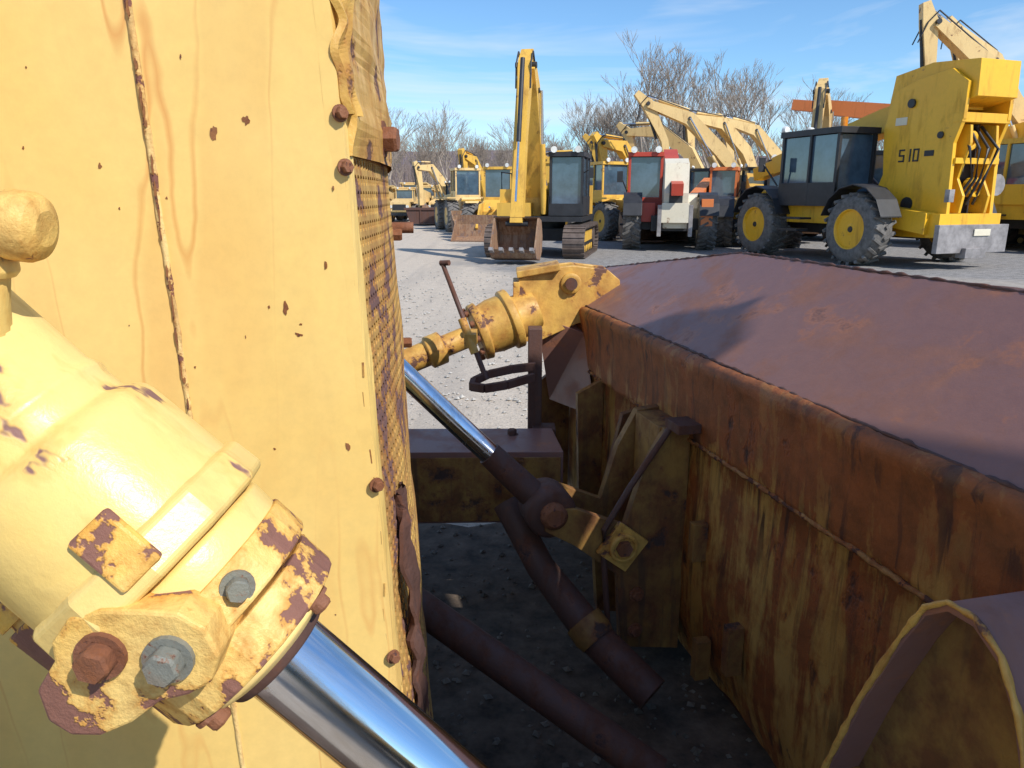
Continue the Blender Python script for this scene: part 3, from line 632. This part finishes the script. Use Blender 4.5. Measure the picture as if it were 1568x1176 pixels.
# ---- near lift cylinder
D_=Vector((.68,.03,-.73)).normalized();R0=Vector((-.207,.530,1.358))
Xp=Vector((.73,0,.68));Xp=(Xp-D_*Xp.dot(D_)).normalized();Yp=D_.cross(Xp)
CM=frame(R0,Xp,Yp,D_)
ysgn=1 if Yp.y>0 else -1
g=B('lift_cylinder').mat(CYL);g.M=Matrix.Translation((0,0,.018))
g.lathe((0,0,-1.2),(0,0,1),[(0,.072),(.940,.072),(.950,.0765),(.955,.0745),(.972,.0745),(.976,.080),(.982,.086),(.990,.088),(1.060,.091)],56)
g.lathe((0,0,-.142),(0,0,1),[(0,.093),(.004,.099),(.030,.101),(.034,.097),(.036,.07)],12,False)
g.lathe((0,0,-.108),(0,0,1),[(0,.078),(.004,.085),(.042,.083),(.046,.06)],48)
g.mat(CYLR)
def racetrack(r0,c1,r1,n=16):
    pts=[]
    al=math.acos((r0-r1)/abs(c1)) if abs(c1)>abs(r0-r1) else 0
    a0=math.pi-al
    for k in range(n+1):
        a=-a0+2*a0*k/n;pts.append((r0*math.cos(a),r0*math.sin(a)))
    for k in range(n//2+1):
        a=a0+(2*math.pi-2*a0)*k/(n//2);pts.append((c1+r1*math.cos(a),r1*math.sin(a)))
    return pts
g.poly([(p[0],p[1],-.150) for p in racetrack(.070,-.095,.038)],(0,0,.060))
g.poly([(p[0],p[1],-.082) for p in racetrack(.087,-.088,.044)],(0,0,.032))
g.poly([(p[0],p[1],-.046) for p in racetrack(.080,-.060,.040)],(0,0,.034))
g.mat(CYL);g.lathe((0,0,-.014),(0,0,1),[(0,.066),(.008,.066),(.014,.052)],40)
g.mat(DKRUST);g.lathe((0,0,-.003),(0,0,1),[(0,.050),(.012,.046),(.012,.039)],40)
g.mat(CYL);g.tube([(-.092,0,-1.1),(-.092,0,-.30),(-.094,0,-.18),(-.098,0,-.14)],[.024,.024,.025,.031],24)
g.mat(CYLR);g.lathe((-.096,0,-.19),(0,0,1),[(0,.027),(.012,.033),(.035,.037)],24)
# bolted clamp ear on the camera side, lobed around its two bolts
ear=[]
for cx_,cz_,rr_,a0,a1 in ((-.012,-.100,.030,110,290),(-.058,-.084,.022,150,300),(-.020,-.058,.024,20,-10),(.018,-.068,.030,20,110)):
    pass
ear=[(-.080,-.092),(-.066,-.112),(-.040,-.118),(-.030,-.128),(-.008,-.132),(.012,-.122),(.030,-.104),(.046,-.086),(.050,-.066),(.042,-.046),(.022,-.036),(.004,-.040),(-.014,-.050),(-.040,-.052),(-.064,-.060),(-.078,-.074)]
g.poly([(a,-ysgn*.050,b_) for a,b_ in ear],(0,-ysgn*.050,0))
g.mat(BOLT);g.bolt((-.012,-ysgn*.100,-.100),(0,-ysgn,0),.0125,.017);g.mat(BOLTG);g.bolt((.018,-ysgn*.100,-.068),(0,-ysgn,0),.0125,.017)
g.mat(BOLT);g.bolt((-.100,-ysgn*.045,-.075),(-.4,-ysgn,-.1),.0145,.018);g.bolt((-.09,0,-.048),(0,0,1),.014,.02)
g.bolt((.066,-ysgn*.016,-.012),(0,0,1),.009,.012);g.bolt((-.03,-ysgn*.060,-.012),(0,0,1),.010,.014)
g.mat(BOLTG);g.bolt((.062,-ysgn*.060,-.066),(.4,-ysgn,.2),.009,.013)
g.mat(CYLR);g.poly([(.026,-ysgn*.086,-.166),(.056,-ysgn*.074,-.166),(.060,-ysgn*.080,-.118),(.030,-ysgn*.092,-.118)],(0,-ysgn*.006,0))
g.obj(DZ,bevel=.0025,mw=CM)
g=B('cylinder_rod').mat(CHROME);g.cyl((0,0,-.05),(0,0,.95),.0370,n=64);g.obj(DZ,mw=CM)
g=B('hose_elbow').mat(CYLR)
g.lathe((-.49,.502,1.700),(1,-.0,-.12),[(0,.020),(.155,.0205),(.158,.0235),(.172,.0235),(.178,.021),(.182,.012)],32)
g.mat(CYL);g.tube([(-.355,.502,1.684),(-.361,.502,1.65),(-.367,.50,1.60),(-.375,.51,1.56)],[.021,.0195,.021,.024],24);g.lathe((-.360,.502,1.663),(-.05,0,-1),[(0,.024),(.012,.025),(.016,.022)],28)
g.obj(DZ,bevel=.001)
# ---------------------------------------------------------------- blade
bV=Vector((-.235,.972,0));nV=Vector((.972,.235,0))
BM=frame((.878,1.182,0),bV,-nV,(0,0,1))
def bp_(u,w_,z): return (u,-w_,z)
def grid(g,prof,u0,u1,nu,amp,mat,topf=None,smooth=True):
    g.mat(mat);vs=[];fs=[];n=len(prof)
    for i in range(nu+1):
        u=u0+(u1-u0)*i/nu
        for k,(w_,z) in enumerate(prof):
            if topf: w_,z=topf(u,k,w_,z)
            e=amp*noise.noise(Vector((u*2.3,w_*4,z*3)))+amp*.35*noise.noise(Vector((u*14,k*2.0,z*9)))
            vs.append(bp_(u,w_+e,z+e*.6))
    for i in range(nu):
        for k in range(n-1): fs.append((i*n+k,(i+1)*n+k,(i+1)*n+k+1,i*n+k+1))
    g.add(vs,fs,smooth)
U0,U1=-1.35,2.84
TW=.37
def tz(u): return 1.49 if u<1.6 else 1.49-(u-1.6)/(2.9-1.6)*.175
def topf(u,k,w_,z):
    h=tz(u)-1.2;t_=k/5
    return (TW*t_*(.6+.4*h/.29),1.2+h*t_)
g=B('blade_top_plate');grid(g,[(0,0)]*6,U0,U1,120,.012,SPILL,topf)
def topb(u,k,w_,z):
    a,b_=topf(u,5,0,0)
    return [(a,b_),(a+.012,b_+.002),(a+.014,b_-.02),(.17,1.15)][k]
grid(g,[(0,0)]*4,U0,U1,120,.012,DKRUST,topb)
g.obj(DZ,mw=BM)
g=B('blade_back')
grid(g,[(.002,1.206),(-.010,1.204),(-.020,1.194),(-.026,1.176),(-.020,1.155),(-.014,1.10),(-.012,1.05),(-.012,.98),(-.010,.93),(-.008,.915),(.006,.905),(.005,.80),(.004,.70),(.0,.58),(.0,.45),(.01,.25),(.06,.08)],U0,U1,200,.014,BLADE)
grid(g,[(.06,.08),(.22,.03),(.17,.3),(.12,.7),(.16,1.15)],U0,U1,40,.003,DKRUST)
for u in (U0,U1-.03): g.mat(YRUST);g.poly([bp_(u,w_,z) for w_,z in [(-.02,1.19),(-.01,.45),(.05,.08),(.24,.02),(.3,1.25),(.25,1.33)]],(.03,0,0))
g.obj(DZ,mw=BM)
g=B('blade_edge_welds').mat(BWELD)
pts=[];rs=[];u=U0
while u<U1:
    pts.append(bp_(u,-.004+.003*noise.noise(Vector((u*20,0,0))),.912+.004*noise.noise(Vector((u*12,5,0)))));rs.append(.008+.005*noise.noise(Vector((u*45,2,0))));u+=.012
g.tube(pts,rs,6)
pts=[];rs=[];u=U0;g.mat(DKRUST)
while u<U1:
    pts.append(bp_(u,.004+.003*noise.noise(Vector((u*20,9,0))),1.204+.003*noise.noise(Vector((u*12,5,4)))));rs.append(.005+.006*noise.noise(Vector((u*38,2,6))));u+=.012
g.tube(pts,rs,6)
pts=[];rs=[];u=U0
while u<U1:
    a,b_=topf(u,5,0,0);pts.append(bp_(u,a+.004,b_+.004*noise.noise(Vector((u*30,5,4)))));rs.append(.006+.006*noise.noise(Vector((u*33,2,6))));u+=.012
g.tube(pts,rs,6)
g.obj(DZ,mw=BM)
g=B('blade_brackets')
def pz(pts,u0,u1): g.poly([bp_(u0,w_,z) for w_,z in pts],(u1-u0,0,0))
g.mat(BRACK)
out=[(0,.96),(-.09,.95),(-.16,.82),(-.22,.62),(-.40,.70),(-.50,.70),(-.50,.63),(-.40,.57),(-.24,.44),(-.22,.16),(0,.12)]
for u in (1.20,1.44): pz(out,u,u+.035)
g.box(bp_(1.33,-.05,.55),(.2,.10,.8))
g.mat(DKRUST);g.tube([bp_(1.19,-.07,.975),bp_(1.19,-.10,.93),bp_(1.19,-.21,.77),bp_(1.19,-.30,.62),bp_(1.19,-.30,.55),bp_(1.19,-.27,.2)],.011,8)
g.box(bp_(1.16,-.05,.975),(.10,.08,.03))
g.mat(YRUST);q=Matrix.Rotation(R(38),3,'X');g.box(bp_(1.185,-.235,.555),(.02,.13,.13),q)
g.lathe(bp_(1.175,-.235,.555),(-1,0,0),[(0,.052),(.012,.050),(.014,.04),(.004,.036)],24);g.mat(BOLT);g.lathe(bp_(1.175,-.235,.555),(-1,0,0),[(0,.03),(.02,.028)],6,False)
for z in (.36,.22): g.bolt(bp_(1.198,-.17,z),(-1,0,0),.02,.02)
g.mat(BRACK)
pz([(0,.90),(-.07,.88),(-.16,.5),(-.16,.15),(0,.12)],1.62,1.65)
pz([(0,.92),(-.12,.86),(-.10,.3),(0,.2)],2.02,2.05)
pz([(0,.92),(-.16,.80),(-.16,.3),(0,.2)],2.5,2.53)
for u,za,zb in ((.80,.30,.46),(1.05,.55,.68),(.98,.16,.30)): g.box(bp_(u,-.03,(za+zb)/2),(.035,.05,zb-za))
g.mat(SPILL)
P1=bp_(2.34,-.22,1.16);P2=bp_(2.27,-.01,1.08);P3=bp_(2.42,-.13,.73);P4=bp_(2.11,-.0,.72);P5=bp_(2.62,-.0,1.15);P6=bp_(2.62,0,.73)
g.add([P1,P2,P3,P4,P5,P6],[(0,1,2),(1,3,2),(0,4,1),(0,2,5,4),(1,4,5,3),(2,3,5)])
arc=[(.10,.60),(.03,.82),(-.04,.99),(-.08,1.07),(-.12,1.102),(-.17,1.105),(-.22,1.075),(-.26,1.01),(-.29,.92),(-.31,.78),(-.32,.6)]
vs=[];fs=[];n=len(arc);cx,cz=-.12,.8
for w_ in (-.25,.0):
    for sgn in (1,.945):
        for u,z in arc: vs.append(bp_(cx+(u-cx)*sgn,w_,cz+(z-cz)*sgn))
for k in range(n-1):
    fs+=[(k,k+1,2*n+k+1,2*n+k),(n+k,3*n+k,3*n+k+1,n+k+1),(k,n+k,n+k+1,k+1)]
g.mat(SPILL);g.add(vs,fs,True)
g.mat(BRACK);g.poly([bp_(cx+(u-cx)*.95,-.18,cz+(z-cz)*.95) for u,z in arc],(0,-.012,0))
pts=[];rs=[]
for k in range(len(arc)-1):
    for j in range(8):
        t_=j/8;u=arc[k][0]*(1-t_)+arc[k+1][0]*t_;z=arc[k][1]*(1-t_)+arc[k+1][1]*t_
        pts.append(bp_(u,-.252,z));rs.append(.0055+.004*noise.noise(Vector((u*40,z*40,0))))
g.mat(YRUST);g.tube(pts,rs,6)
g.obj(DZ,mw=BM,bevel=.003)
# ---- far brace assembly
g=B('tilt_brace').mat(YRUST)
a=Vector((-.66,3.20,.905));b_=Vector((-.045,3.36,1.135));ax=(b_-a).normalized()
g.cyl(a-ax*.5,a+ax*.34,.058,n=20);g.lathe(a+ax*.30,ax,[(0,.058),(.01,.075),(.08,.075),(.09,.05),(.22,.05)],24)
g.lathe(b_-ax*.13,ax,[(0,.05),(.0,.13),(.035,.135),(.04,.115),(.09,.125),(.15,.125),(.155,.14),(.19,.14),(.20,.10),(.30,.085)],36)
g.mat(BOLT);q=ax.to_track_quat('Z','Y')
for k in range(10):
    an=k*.628;g.bolt(b_-ax*.13+q@Vector((math.cos(an)*.112,math.sin(an)*.112,0)),-ax,.016,.025,False)
g.mat(YRUST)
pl=[(.03,1.33),(.10,1.375),(.28,1.39),(.44,1.37),(.50,1.32),(.50,1.16),(.30,1.12),(.14,1.05),(.04,1.04)]
for yo in (3.36,3.52): g.poly([(x,yo+x*.15,z) for x,z in pl],(0,.035,0))
g.box((.12,3.46,1.37),(.20,.22,.03),Matrix.Rotation(R(-10),3,'Y'));g.box((.02,3.45,1.19),(.03,.2,.26));g.mat(DKRUST);g.lathe((.27,3.39,1.31),(0,-1,0),[(0,.028),(.03,.028)],16)
g.mat(YRUST);g.lathe((.27,3.40,1.31),(0,-1,0),[(0,.048),(.018,.048),(.02,.035)],18)
g.mat(DKRUST);g.box((.10,3.15,.90),(.06,.08,.50));g.box((.14,3.1,.62),(.10,.1,.2));g.box((.02,2.93,.70),(.18,.1,.05));g.bolt((0,2.93,.73),(0,0,1),.02,.03)
g.obj(DZ,bevel=.004)
g=B('lever').mat(DKRUST);g.cyl((-.29,3.13,1.42),(-.107,3.0,.956),.010,.012,n=10);g.cyl((-.30,3.135,1.425),(-.262,3.115,1.428),.012,n=10)
g.mat(YRUST);g.cyl((-.21,3.07,1.20),(-.155,3.03,1.06),.018,n=12);g.box((-.175,3.10,1.11),(.05,.14,.06))
g.mat(DKRUST)
hk=[(.10,3.04,.985),(.0,3.03,.975),(-.10,3.02,.955),(-.16,2.98,.935),(-.165,2.93,.925),(-.11,2.90,.925),(-.02,2.92,.935),(.09,2.97,.955)]
for i in range(len(hk)-1):
    p,q_=Vector(hk[i]),Vector(hk[i+1]);d_=(q_-p).normalized();s_=d_.cross(Vector((0,0,1)))*.012
    g.poly([p-s_,q_-s_,q_+s_,p+s_],(0,0,.034))
g.obj(DZ,bevel=.002)
# ---- C-frame / push arms
g=B('push_frame').mat(SPILL)
g.poly([(-1.7,2.62,.46),(.20,2.72,.44),(.20,2.72,.735),(-1.7,2.62,.76)],(-.03,.30,0))
g.mat(BRACK);g.poly([(-1.69,2.612,.47),(.19,2.712,.45),(.19,2.712,.715),(-1.69,2.612,.74)],(0,.004,0))
g.mat(DKRUST)
g.tube([(-.02,2.45,.64),(.10,2.33,.45),(.27,2.2,.27),(.45,2.05,.15)],[.05,.05,.06,.06],20)  # dark material on both tubes stands in for shade in the gap
g.tube([(-.9,2.25,.70),(-.35,2.05,.52),(.1,1.83,.31),(.4,1.7,.16)],.05,20)
g.mat(BRACK);g.lathe((.24,2.22,.31),(.55,-.5,-.55),[(0,.068),(.05,.07),(.08,.062)],20)
g.obj(DZ,bevel=.006)
